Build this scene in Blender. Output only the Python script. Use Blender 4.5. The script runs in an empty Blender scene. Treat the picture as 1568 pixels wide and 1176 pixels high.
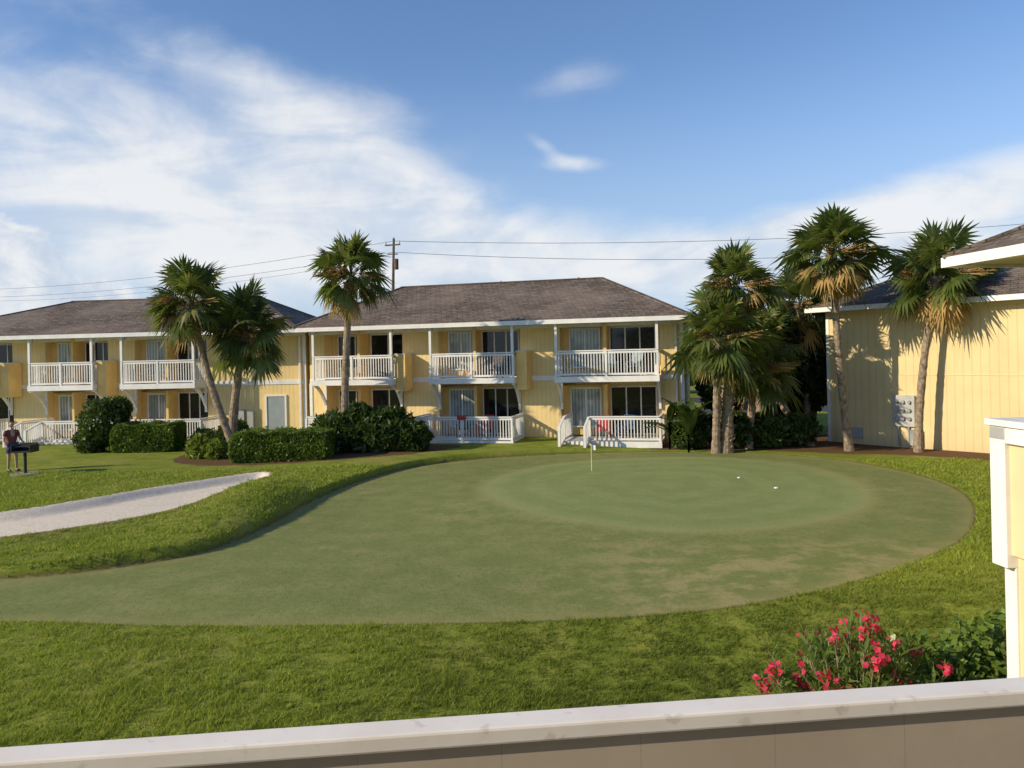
import bpy, math, random
import numpy as np
from mathutils import Vector, Matrix
random.seed(7); rng=np.random.default_rng(7)
sc=bpy.context.scene
COL=sc.collection
# ------------------------------------------------------------ helpers
def link(o,parent=None):
    COL.objects.link(o)
    if parent: o.parent=parent
    return o
def empty(name,loc=(0,0,0),rz=0):
    e=bpy.data.objects.new(name,None); e.location=loc; e.rotation_euler=(0,0,rz); e.empty_display_size=.3
    return link(e)
class MB:
    def __init__(s): s.v=[]; s.f=[]
    def quad(s,*p):
        n=len(s.v); s.v+= [tuple(q) for q in p]; s.f.append(tuple(range(n,n+len(p))))
    def box(s,x0,x1,y0,y1,z0,z1):
        n=len(s.v)
        s.v+=[(x0,y0,z0),(x1,y0,z0),(x1,y1,z0),(x0,y1,z0),(x0,y0,z1),(x1,y0,z1),(x1,y1,z1),(x0,y1,z1)]
        s.f+=[(n,n+3,n+2,n+1),(n+4,n+5,n+6,n+7),(n,n+1,n+5,n+4),(n+1,n+2,n+6,n+5),(n+2,n+3,n+7,n+6),(n+3,n,n+4,n+7)]
    def beam(s,a,b,w,h):
        a=Vector(a);b=Vector(b);d=(b-a)
        if d.length<1e-6:return
        d.normalize()
        up=Vector((0,0,1)) if abs(d.z)<.95 else Vector((0,1,0))
        sd=d.cross(up).normalized(); u=sd.cross(d).normalized()
        n=len(s.v)
        for p in (a,b):
            for i,j in ((-1,-1),(1,-1),(1,1),(-1,1)):
                q=p+sd*(w/2*i)+u*(h/2*j); s.v.append(tuple(q))
        s.f+=[(n,n+1,n+2,n+3),(n+7,n+6,n+5,n+4),(n,n+4,n+5,n+1),(n+1,n+5,n+6,n+2),(n+2,n+6,n+7,n+3),(n+3,n+7,n+4,n)]
    def tube(s,pts,rad,seg=10,cap=True):
        base=len(s.v); k=len(pts)
        for i,p in enumerate(pts):
            p=Vector(p)
            t=(Vector(pts[min(i+1,k-1)])-Vector(pts[max(i-1,0)])).normalized()
            up=Vector((0,1,0)) if abs(t.y)<.9 else Vector((1,0,0))
            a=t.cross(up).normalized(); b=t.cross(a).normalized()
            for j in range(seg):
                an=2*math.pi*j/seg
                s.v.append(tuple(p+(a*math.cos(an)+b*math.sin(an))*rad[i]))
        for i in range(k-1):
            for j in range(seg):
                s.f.append((base+i*seg+j,base+i*seg+(j+1)%seg,base+(i+1)*seg+(j+1)%seg,base+(i+1)*seg+j))
        if cap:
            s.f.append(tuple(base+j for j in range(seg))[::-1]); s.f.append(tuple(base+(k-1)*seg+j for j in range(seg)))
    def ball(s,c,r,seg=14,rings=9,fn=None):
        b0=len(s.v)
        for i in range(rings+1):
            th=math.pi*i/rings
            for j in range(seg):
                ph=2*math.pi*j/seg; d=Vector((math.sin(th)*math.cos(ph),math.sin(th)*math.sin(ph),math.cos(th)))
                k=fn(d) if fn else 1
                s.v.append((c[0]+d.x*r[0]*k,c[1]+d.y*r[1]*k,c[2]+d.z*r[2]*k))
        for i in range(rings):
            for j in range(seg): s.f.append((b0+i*seg+j,b0+(i+1)*seg+j,b0+(i+1)*seg+(j+1)%seg,b0+i*seg+(j+1)%seg))
    def obj(s,name,mat,parent=None,smooth=False,bevel=0):
        me=bpy.data.meshes.new(name); me.from_pydata(s.v,[],s.f); me.update()
        if smooth: me.polygons.foreach_set('use_smooth',[True]*len(me.polygons))
        o=bpy.data.objects.new(name,me); me.materials.append(mat)
        if bevel:
            m=o.modifiers.new('bev','BEVEL'); m.width=bevel; m.segments=2; m.limit_method='ANGLE'
        return link(o,parent)
def npmesh(name,V,F,mat,parent=None):
    me=bpy.data.meshes.new(name); n=len(V); m=len(F); k=F.shape[1]
    me.vertices.add(n); me.vertices.foreach_set('co',V.astype(np.float32).ravel())
    me.loops.add(m*k); me.loops.foreach_set('vertex_index',F.astype(np.int32).ravel())
    me.polygons.add(m); me.polygons.foreach_set('loop_start',np.arange(0,m*k,k,dtype=np.int32))
    me.update(calc_edges=True); me.validate()
    me.materials.append(mat)
    o=bpy.data.objects.new(name,me); return link(o,parent)
# ------------------------------------------------------------ node helpers
class NT:
    def __init__(s,tree): s.t=tree; s.n=tree.nodes; s.l=tree.links
    def new(s,typ,**kw):
        n=s.n.new(typ)
        for k,v in kw.items(): setattr(n,k,v)
        return n
    def set(s,sock,v):
        if isinstance(v,bpy.types.NodeSocket): s.l.new(v,sock)
        else:
            if isinstance(v,(tuple,list)) and len(v)==3 and sock.type=='RGBA': v=(*v,1)
            sock.default_value=v
    def math(s,op,a,b=None,c=None,clamp=False):
        n=s.new('ShaderNodeMath',operation=op,use_clamp=clamp); s.set(n.inputs[0],a)
        if b is not None: s.set(n.inputs[1],b)
        if c is not None: s.set(n.inputs[2],c)
        return n.outputs[0]
    def mix(s,f,a,b,blend='MIX'):
        n=s.new('ShaderNodeMix',data_type='RGBA',blend_type=blend,clamp_factor=True)
        s.set(n.inputs[0],f); s.set(n.inputs[6],a); s.set(n.inputs[7],b); return n.outputs[2]
    def mr(s,v,a,b,c=0.,d=1.,smooth=True):
        n=s.new('ShaderNodeMapRange',interpolation_type='SMOOTHSTEP' if smooth else 'LINEAR')
        for i,x in enumerate((v,a,b,c,d)): s.set(n.inputs[i],x)
        return n.outputs[0]
    def noise(s,vec,scale,detail=4,rough=.55,dist=0.):
        n=s.new('ShaderNodeTexNoise'); 
        if vec is not None: s.l.new(vec,n.inputs['Vector'])
        n.inputs['Scale'].default_value=scale; n.inputs['Detail'].default_value=detail; n.inputs['Roughness'].default_value=rough; n.inputs['Distortion'].default_value=dist
        return n.outputs['Fac']
    def sep(s,v):
        n=s.new('ShaderNodeSeparateXYZ'); s.l.new(v,n.inputs[0]); return n.outputs
    def comb(s,x,y,z):
        n=s.new('ShaderNodeCombineXYZ')
        for i,q in enumerate((x,y,z)): s.set(n.inputs[i],q)
        return n.outputs[0]
    def bump(s,h,strength=.3,dist=.02):
        n=s.new('ShaderNodeBump'); s.set(n.inputs['Height'],h); n.inputs['Strength'].default_value=strength; n.inputs['Distance'].default_value=dist
        return n.outputs[0]
def mat(name):
    m=bpy.data.materials.new(name); m.use_nodes=True
    t=NT(m.node_tree); b=m.node_tree.nodes['Principled BSDF']
    return m,t,b
def simple(name,col,rough=.6,var=.15,scale=3.,spec=.3,metal=0.,bump=0.):
    m,t,b=mat(name); tc=t.new('ShaderNodeTexCoord').outputs['Object']
    n=t.noise(tc,scale,3)
    dark=tuple(c*(1-var) for c in col); lite=tuple(min(1,c*(1+var)) for c in col)
    t.set(b.inputs['Base Color'],t.mix(t.mr(n,.3,.7),dark,lite))
    b.inputs['Roughness'].default_value=rough; b.inputs['Specular IOR Level'].default_value=spec; b.inputs['Metallic'].default_value=metal
    if bump: t.l.new(t.bump(t.noise(tc,scale*12,3),bump,.01),b.inputs['Normal'])
    return m
def siding(name,col,groove=.2):
    m,t,b=mat(name); tc=t.new('ShaderNodeTexCoord').outputs['Object']
    x,y,z=t.sep(tc)
    u=t.math('ADD',x,y); fr=t.math('FRACT',t.math('DIVIDE',u,groove))
    g=t.mr(t.math('ABSOLUTE',t.math('SUBTRACT',fr,.5)),.42,.47)
    st=t.noise(t.comb(t.math('MULTIPLY',u,3.),0.,t.math('MULTIPLY',z,.35)),1.5,4)
    n=t.noise(tc,.8,3)
    base=t.mix(t.mr(n,.3,.7),tuple(c*.9 for c in col),col)
    base=t.mix(t.mr(st,.5,.8,0,.3),base,tuple(c*.75 for c in col))
    base=t.mix(t.math('MULTIPLY',g,.25),base,tuple(c*.45 for c in col))
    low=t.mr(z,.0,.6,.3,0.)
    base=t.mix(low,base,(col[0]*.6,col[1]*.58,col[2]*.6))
    t.set(b.inputs['Base Color'],base); b.inputs['Roughness'].default_value=.75; b.inputs['Specular IOR Level'].default_value=.2
    t.l.new(t.bump(t.math('SUBTRACT',1.,g),.45,.012),b.inputs['Normal'])
    return m
def shingles(name,c1,c2):
    m,t,b=mat(name); tc=t.new('ShaderNodeTexCoord').outputs['Object']
    x,y,z=t.sep(tc)
    v=t.comb(t.math('ADD',x,t.math('MULTIPLY',y,.37)),t.math('MULTIPLY',z,2.8),0.)
    br=t.new('ShaderNodeTexBrick'); t.l.new(v,br.inputs['Vector'])
    br.inputs['Scale'].default_value=1.; br.inputs['Brick Width'].default_value=.5; br.inputs['Row Height'].default_value=.24
    br.inputs['Mortar Size'].default_value=.02; br.inputs['Bias'].default_value=0.
    t.set(br.inputs['Color1'],c1); t.set(br.inputs['Color2'],c2); t.set(br.inputs['Mortar'],tuple(c*.4 for c in c1))
    n=t.noise(v,2.6,5,.75); 
    c=t.mix(t.mr(n,.38,.62),br.outputs['Color'],t.mix(.65,br.outputs['Color'],tuple(q*.45 for q in c1)))
    big=t.noise(tc,.35,3); c=t.mix(t.mr(big,.4,.7,0,.3),c,tuple(q*1.5 for q in c2))
    t.set(b.inputs['Base Color'],c); b.inputs['Roughness'].default_value=.9; b.inputs['Specular IOR Level'].default_value=.15
    t.l.new(t.bump(t.noise(v,9,3),.5,.02),b.inputs['Normal'])
    return m
def leafmat(name,ca,cb,trans=.35,rough=.55,tint=None,scale=.9):
    m,t,b=mat(name)
    g=t.new('ShaderNodeNewGeometry'); r=g.outputs['Random Per Island']
    n=t.noise(g.outputs['Position'],scale,1)
    c=t.mix(r,ca,cb); c=t.mix(t.mr(n,.35,.65,0,.6),c,tuple(q*.55 for q in ca))
    if tint: c=t.mix(t.mr(r,.93,.95),c,tint)
    t.set(b.inputs['Base Color'],c); b.inputs['Roughness'].default_value=rough; b.inputs['Specular IOR Level'].default_value=.3
    tr=t.new('ShaderNodeBsdfTranslucent'); t.l.new(t.mix(.5,c,(cb[0]*1.3,cb[1]*1.5,cb[2]*.6)),tr.inputs['Color'])
    ms=t.new('ShaderNodeMixShader'); ms.inputs[0].default_value=trans
    t.l.new(b.outputs[0],ms.inputs[1]); t.l.new(tr.outputs[0],ms.inputs[2])
    out=[q for q in m.node_tree.nodes if q.type=='OUTPUT_MATERIAL'][0]; t.l.new(ms.outputs[0],out.inputs[0])
    return m
M={}
M['yellow']=siding('yellow_siding',(.86,.65,.31))
M['yellow2']=simple('yellow_panel_paint',(.80,.54,.20),.6,.08,1.5)
M['cream']=siding('cream_siding',(.74,.585,.315),.3)
M['white']=simple('white_paint',(.78,.77,.75),.5,.07,2.)
M['soffit']=simple('soffit_paint',(.55,.5,.4),.7,.08,1.)
M['roof']=shingles('shingles',(.14,.108,.088),(.22,.176,.145))
M['glass']=simple('dark_glass',(.012,.014,.016),.06,.3,1.,.5)
M['metal']=simple('grey_metal',(.42,.42,.41),.5,.1,4,.4,.1)
M['black']=simple('black_iron',(.02,.02,.022),.5,.3,6,.4)
M['wood']=simple('pole_wood',(.12,.09,.065),.85,.3,5)
M['red']=simple('red_paint',(.5,.03,.03),.5,.15,5)
M['teal']=simple('grey_blue_cloth',(.25,.33,.38),.8,.3,5)
M['navy']=simple('navy_cloth',(.03,.06,.16),.8,.3,5)
m,t,b=mat('curtain_glass'); tc=t.new('ShaderNodeTexCoord').outputs['Object']
x,y,z=t.sep(tc); fo=t.math('SINE',t.math('MULTIPLY',x,42.)); n=t.noise(tc,.9,2)
c=t.mix(t.mr(fo,-1,1),(.26,.29,.27),(.50,.54,.51)); c=t.mix(t.mr(n,.45,.6,0,.7),c,(.16,.18,.17))
t.set(b.inputs['Base Color'],c); b.inputs['Roughness'].default_value=.12; b.inputs['Specular IOR Level'].default_value=.6
M['curtain']=m
# ------------------------------------------------------------ terrain
def catmull(P,n=6):
    P=np.array(P,float); N=len(P); out=[]
    for i in range(N):
        p0,p1,p2,p3=P[i-1],P[i],P[(i+1)%N],P[(i+2)%N]
        for k in range(n):
            t_=k/n
            out.append(.5*((2*p1)+(-p0+p2)*t_+(2*p0-5*p1+4*p2-p3)*t_**2+(-p0+3*p1-3*p2+p3)*t_**3))
    return np.array(out)
FAIR=catmull([(-9.5,14.4),(-7.5,15.2),(-6.3,16.4),(-5.8,18.9),(-5.6,21.7),(-4.8,25.3),(-3.3,28.3),(-.7,30.0),(2.9,30.7),(6,30.7),(8.6,30.0),(11.3,27.3),(12.2,23.5),(11.5,19.9),(9.4,16.3),(7.2,14.2),(4.8,12.6),(2.5,11.8),(-.9,11.5),(-4.8,11.6),(-8.0,12.0),(-13,12.0),(-20,12.2),(-20,13.8),(-14,14.0)])
GREEN=catmull([(-.9,23.5),(.1,19.5),(2.3,17.4),(4.4,16.9),(6.8,17.7),(8.9,19.7),(9.9,23.2),(9.0,27.0),(5.1,28.7),(1.3,28.0)])
SAND=catmull([(-12.8,19.7),(-11.6,21.0),(-10.4,23.2),(-8.5,25.8),(-7.7,24.6),(-7.6,22.3),(-8.0,20.1),(-9.3,18.1),(-11.3,16.6),(-15,15.6),(-20,15.3),(-20,18.4),(-15,18.8)])
MUL1=catmull([(5.5,31.3),(8,30.7),(12,29.2),(14.4,28.0),(17.2,24.4),(19.8,22.4),(20,26),(15,33.5),(10,38),(6.5,33.5)],4)
MUL2=catmull([(-12.9,29.6),(-10.8,28.3),(-6.3,28.5),(-3.2,30.5),(-2.6,33),(-10,34.4),(-13,33)],4)
def sdf(x,y,P):
    d=np.full(x.shape,1e18); ins=np.zeros(x.shape,bool); N=len(P)
    for i in range(N):
        ax,ay=P[i]; bx,by=P[(i+1)%N]; ex,ey=bx-ax,by-ay; L=ex*ex+ey*ey
        if L<1e-12: continue
        tt=np.clip(((x-ax)*ex+(y-ay)*ey)/L,0,1)
        d=np.minimum(d,(x-ax-tt*ex)**2+(y-ay-tt*ey)**2)
        if ay!=by:
            c=(ay>y)!=(by>y); ins^= c&(x<(bx-ax)*(y-ay)/(by-ay)+ax)
    d=np.sqrt(d); return np.where(ins,-d,d)
def ss(a,b,x):
    q=np.clip((x-a)/(b-a),0,1); return q*q*(3-2*q)
def fields(x,y):
    dF=sdf(x,y,FAIR); dG=sdf(x,y,GREEN); dS=sdf(x,y,SAND); dM=np.minimum(sdf(x,y,MUL1),sdf(x,y,MUL2))
    left=ss(13.,14.2,y)*(1-ss(1.,6.,x))
    z=.035*ss(-.02,.12,dF)+ .19*ss(0,.14,dF)*left
    z=z+.38*np.exp(-(((x+7.0)/1.0)**2+((y-20.8)/3.2)**2))*ss(0,.5,dF)
    z=z-.16*ss(0,.5,-dS)+.05*np.exp(-(dS/.25)**2)
    z=z-.105*np.maximum(0,x+2)*(1-ss(8.5,12.5,y))*ss(6,8,y)*0.8
    z=z+.05*np.sin(x*.55+1.)*np.sin(y*.37+.4)*ss(0,2,np.abs(dF))
    z=z+.10*np.exp(-(((x-4.5)/6)**2+((y-23)/5)**2))
    return dF,dG,dS,dM,z
def hgt(x,y): return float(fields(np.array([float(x)]),np.array([float(y)]))[4][0])
def axis(a,b,st,lo,hi):
    c=list(np.arange(a,b+1e-6,st)); s_=st; q=a
    L=[]
    while q>lo: s_*=1.6; q-=s_; L.append(max(q,lo))
    R=[]; s_=st; q=b
    while q<hi: s_*=1.6; q+=s_; R.append(min(q,hi))
    return np.array(L[::-1]+c+R)
gx=axis(-25,21,.11,-2500,2500); gy=axis(4,36,.11,-2500,2500)
XX,YY=np.meshgrid(gx,gy); xf=XX.ravel(); yf=YY.ravel()
dF,dG,dS,dM,zz=fields(xf,yf)
nx,ny=len(gx),len(gy)
idx=np.arange(nx*ny).reshape(ny,nx)
F=np.stack([idx[:-1,:-1],idx[:-1,1:],idx[1:,1:],idx[1:,:-1]],-1).reshape(-1,4)
m,t,b=mat('lawn_ground'); tc=t.new('ShaderNodeNewGeometry').outputs['Position']
def attr(n):
    a=t.new('ShaderNodeAttribute',attribute_name=n); return a.outputs['Fac']
n1=t.noise(tc,.35,4,.6); n2=t.noise(tc,1.3,5,.65); n3=t.noise(tc,9.,4,.7); n4=t.noise(tc,45.,2,.7)
wob=t.math('MULTIPLY',t.math('SUBTRACT',n3,.5),.14)
aF=t.math('ADD',attr('dF'),wob); aG=t.math('ADD',attr('dG'),t.math('MULTIPLY',wob,2.)); aS=t.math('ADD',attr('dS'),t.math('MULTIPLY',t.math('SUBTRACT',n3,.5),.5)); aM=t.math('ADD',attr('dM'),t.math('MULTIPLY',t.math('SUBTRACT',n2,.5),.5))
sx,sy,sz=t.sep(tc)
rough=t.mix(t.mr(n2,.35,.65),(.18,.225,.030),(.28,.30,.052)); rough=t.mix(t.mr(n3,.45,.7,0,.6),rough,(.095,.135,.018)); rough=t.mix(t.mr(n1,.5,.68,0,.5),rough,(.33,.28,.09))
fair=t.mix(t.mr(n2,.35,.7),(.205,.232,.078),(.265,.275,.104)); 
brown=t.math('MULTIPLY',t.mr(n1,.48,.66),t.mr(n2,.4,.62)); fair=t.mix(t.math('MULTIPLY',brown,.4),fair,(.36,.30,.15))
fair=t.mix(t.mr(n3,.42,.7,0,.5),fair,(.135,.165,.05)); 
patch=t.math('MULTIPLY',t.mr(sx,0.,3.),t.math('MULTIPLY',t.mr(sy,16.5,14.5),t.mr(n2,.45,.62)))
fair=t.mix(t.math('MULTIPLY',patch,.6),fair,(.40,.33,.17))
grn=t.mix(t.mr(n2,.35,.7),(.25,.295,.108),(.29,.32,.13)); grn=t.mix(t.mr(n3,.4,.75,0,.35),grn,(.19,.23,.08)); grn=t.mix(t.mr(n1,.55,.7,0,.28),grn,(.38,.35,.17))
mow=t.math('SINE',t.math('MULTIPLY',aG,5.2)); grn=t.mix(t.mr(mow,-.3,.3,0,.14),grn,(.15,.19,.06))
ring=t.mr(t.math('ABSOLUTE',aG),.0,.5,.45,0.)
c=t.mix(t.mr(aG,.12,-.12),fair,grn)
c=t.mix(ring,c,(.35,.33,.14))
c=t.mix(t.mr(aF,-.02,.04),c,rough)
edge=t.mr(t.math('ABSOLUTE',aF),.0,.09,.75,0.); c=t.mix(edge,c,(.10,.08,.03))
inner=t.mr(aF,-.55,-.05,0.,.35); inn=t.math('MULTIPLY',inner,t.mr(aF,.02,-.02)); c=t.mix(inn,c,(.36,.30,.13))
worn=t.mr(attr('dS'),1.3,.2,0,.8); c=t.mix(t.math('MULTIPLY',worn,t.mr(n2,.35,.6)),c,(.25,.2,.09))
sand=t.mix(t.mr(n3,.3,.7),(.72,.61,.49),(.84,.75,.62)); sand=t.mix(t.mr(n4,.52,.68,0,.5),sand,(.44,.37,.29)); sand=t.mix(t.mr(n2,.52,.72,0,.4),sand,(.56,.47,.35))
c=t.mix(t.mr(aS,.04,-.04),c,sand)
mul=t.mix(n3,(.06,.035,.02),(.24,.14,.075)); c=t.mix(t.mr(aM,.06,-.06),c,mul)
c=t.mix(t.mr(n4,.35,.75,0,.28),c,t.mix(.55,c,(.02,.03,.008)))
t.set(b.inputs['Base Color'],c); b.inputs['Roughness'].default_value=.95; b.inputs['Specular IOR Level'].default_value=.05
hh=t.math('ADD',t.math('MULTIPLY',n3,.6),t.math('MULTIPLY',n4,.6)); t.l.new(t.bump(hh,.55,.04),b.inputs['Normal'])
ground=npmesh('ground',np.stack([xf,yf,zz],-1),F,m)
for nme,d in (('dF',dF),('dG',dG),('dS',dS),('dM',dM)):
    a=ground.data.attributes.new(nme,'FLOAT','POINT'); a.data.foreach_set('value',d.astype(np.float32))
ground.data.polygons.foreach_set('use_smooth',[True]*len(ground.data.polygons))
N=430000
by=np.exp(rng.uniform(math.log(7.8),math.log(27),N)); bx=by*rng.uniform(-.70,.70,N)
q=fields(bx,by); keep=(q[0]>.03)&(q[2]>.1)&(q[3]>.05)
bx,by,bz=bx[keep],by[keep],q[4][keep]; n=len(bx)
def vnoise(x,y,s,seed):
    r=np.random.default_rng(seed).random((256,256)); X=x*s+500; Y=y*s+500; xi=np.floor(X).astype(int); yi=np.floor(Y).astype(int); fx=X-xi; fy=Y-yi; fx=fx*fx*(3-2*fx); fy=fy*fy*(3-2*fy)
    g=lambda a,b_: r[a%256,b_%256]
    return (g(xi,yi)*(1-fx)+g(xi+1,yi)*fx)*(1-fy)+(g(xi,yi+1)*(1-fx)+g(xi+1,yi+1)*fx)*fy
cl=vnoise(bx,by,5.,1)*.6+vnoise(bx,by,11.,2)*.7+vnoise(bx,by,1.3,4)*.3-.8
kp=rng.random(n)<np.clip(.8+cl*1.7,.18,1); bx,by,bz,cl=bx[kp],by[kp],bz[kp],cl[kp]; n=len(bx)
sc_=np.maximum(1,by/11.)
hb=rng.uniform(.024,.06,n)*(1+1.3*cl)*np.minimum(sc_,1.3); wb=rng.uniform(.004,.008,n)*sc_*1.1
an=rng.uniform(0,2*math.pi,n); la=rng.uniform(0,2*math.pi,n); ll=rng.uniform(.4,1.5,n)*hb
V=np.empty((n,3,3))
V[:,0]=np.stack([bx-np.cos(an)*wb,by-np.sin(an)*wb,bz-.005],-1)
V[:,1]=np.stack([bx+np.cos(an)*wb,by+np.sin(an)*wb,bz-.005],-1)
V[:,2]=np.stack([bx+np.cos(la)*ll,by+np.sin(la)*ll,bz+hb],-1)
m,t,b=mat('grass_blade'); g=t.new('ShaderNodeNewGeometry'); r=g.outputs['Random Per Island']; p=g.outputs['Position']
n2=t.noise(p,1.3,2,.65)
c=t.mix(r,(.23,.31,.03),(.42,.47,.07)); c=t.mix(t.mr(n2,.4,.65,0,.45),c,(.15,.21,.025)); c=t.mix(t.mr(r,.93,.95,0,.7),c,(.52,.45,.2))
sx,sy,sz=t.sep(p); near_shade=t.math('MULTIPLY',t.mr(sx,-4.,3.),t.mr(sy,14.,10.5)); c=t.mix(t.math('MULTIPLY',near_shade,.72),c,(.075,.115,.022))  # shade on the near-right lawn is painted into the blade colour
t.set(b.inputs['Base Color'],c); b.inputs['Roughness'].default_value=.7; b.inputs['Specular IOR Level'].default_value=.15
tr=t.new('ShaderNodeBsdfTranslucent'); t.l.new(c,tr.inputs['Color']); ms=t.new('ShaderNodeMixShader'); ms.inputs[0].default_value=.4
t.l.new(b.outputs[0],ms.inputs[1]); t.l.new(tr.outputs[0],ms.inputs[2]); t.l.new(ms.outputs[0],[k for k in m.node_tree.nodes if k.type=='OUTPUT_MATERIAL'][0].inputs[0])
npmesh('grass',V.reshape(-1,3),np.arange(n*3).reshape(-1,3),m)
# ------------------------------------------------------------ buildings
def rail(mb,p0,p1,z0,z1,post=True):
    p0=Vector((*p0,0));p1=Vector((*p1,0)); L=(p1-p0).length; d=(p1-p0)/L
    def P(s_,z): q=p0+d*s_; return (q.x,q.y,z)
    mb.beam(P(0,z1),P(L,z1),.10,.05); mb.beam(P(0,z1-.09),P(L,z1-.09),.045,.08)
    mb.beam(P(0,z0+.09),P(L,z0+.09),.045,.08)
    k=max(2,int(L/.125))
    for i in range(1,k): mb.beam(P(L*i/k,z0+.12),P(L*i/k,z1-.12),.038,.038)
    if post:
        kk=max(1,round(L/2.0))
        for i in range(kk+1): mb.beam(P(L*i/kk,z0-.05),P(L*i/kk,z1-.027),.09,.09)
def window(fr,gl,x0,x1,z0,z1,y,panes=2):
    w=.06
    fr.box(x0-w,x1+w,y-.07,y-.001,z1,z1+w); fr.box(x0-w,x1+w,y-.08,y-.001,z0-w,z0)
    fr.box(x0-w,x0,y-.07,y-.001,z0,z1); fr.box(x1,x1+w,y-.07,y-.001,z0,z1)
    for i in range(1,panes):
        xm=x0+(x1-x0)*i/panes; fr.box(xm-.028,xm+.028,y-.06,y-.031,z0,z1)
    gl.box(x0,x1,y-.03,y-.004,z0,z1)
def hip_roof(par,x0,x1,y0,y1,z,rx0,rx1,yr,zr,name='roof'):
    mb=MB(); A=(x0,y0,z);B=(x1,y0,z);C=(x1,y1,z);D=(x0,y1,z);R0=(rx0,yr,zr);R1=(rx1,yr,zr)
    mb.quad(A,B,R1,R0); mb.quad(C,D,R0,R1); mb.quad(B,C,R1); mb.quad(D,A,R0)
    mb.obj(name,M['roof'],par)
    rc=MB()
    for a,b_ in ((R0,R1),(A,R0),(B,R1),(C,R1),(D,R0)): rc.beam(Vector(a),Vector(b_),.26,.06)
    rc.obj('ridge_caps',M['roof'],par)
    f=MB(); h=.2
    f.box(x0-.02,x1+.02,y0-.03,y0+.02,z-h,z-.01); f.box(x0-.02,x1+.02,y1-.02,y1+.03,z-h,z-.01)
    f.box(x0-.03,x0+.02,y0+.02,y1-.02,z-h,z-.01); f.box(x1-.02,x1+.03,y0+.02,y1-.02,z-h,z-.01)
    f.obj('fascia',M['white'],par)
    s_=MB(); s_.box(x0+.03,x1-.03,y0+.03,y1-.03,z-.14,z-.1); s_.obj('soffit',M['soffit'],par)
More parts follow.
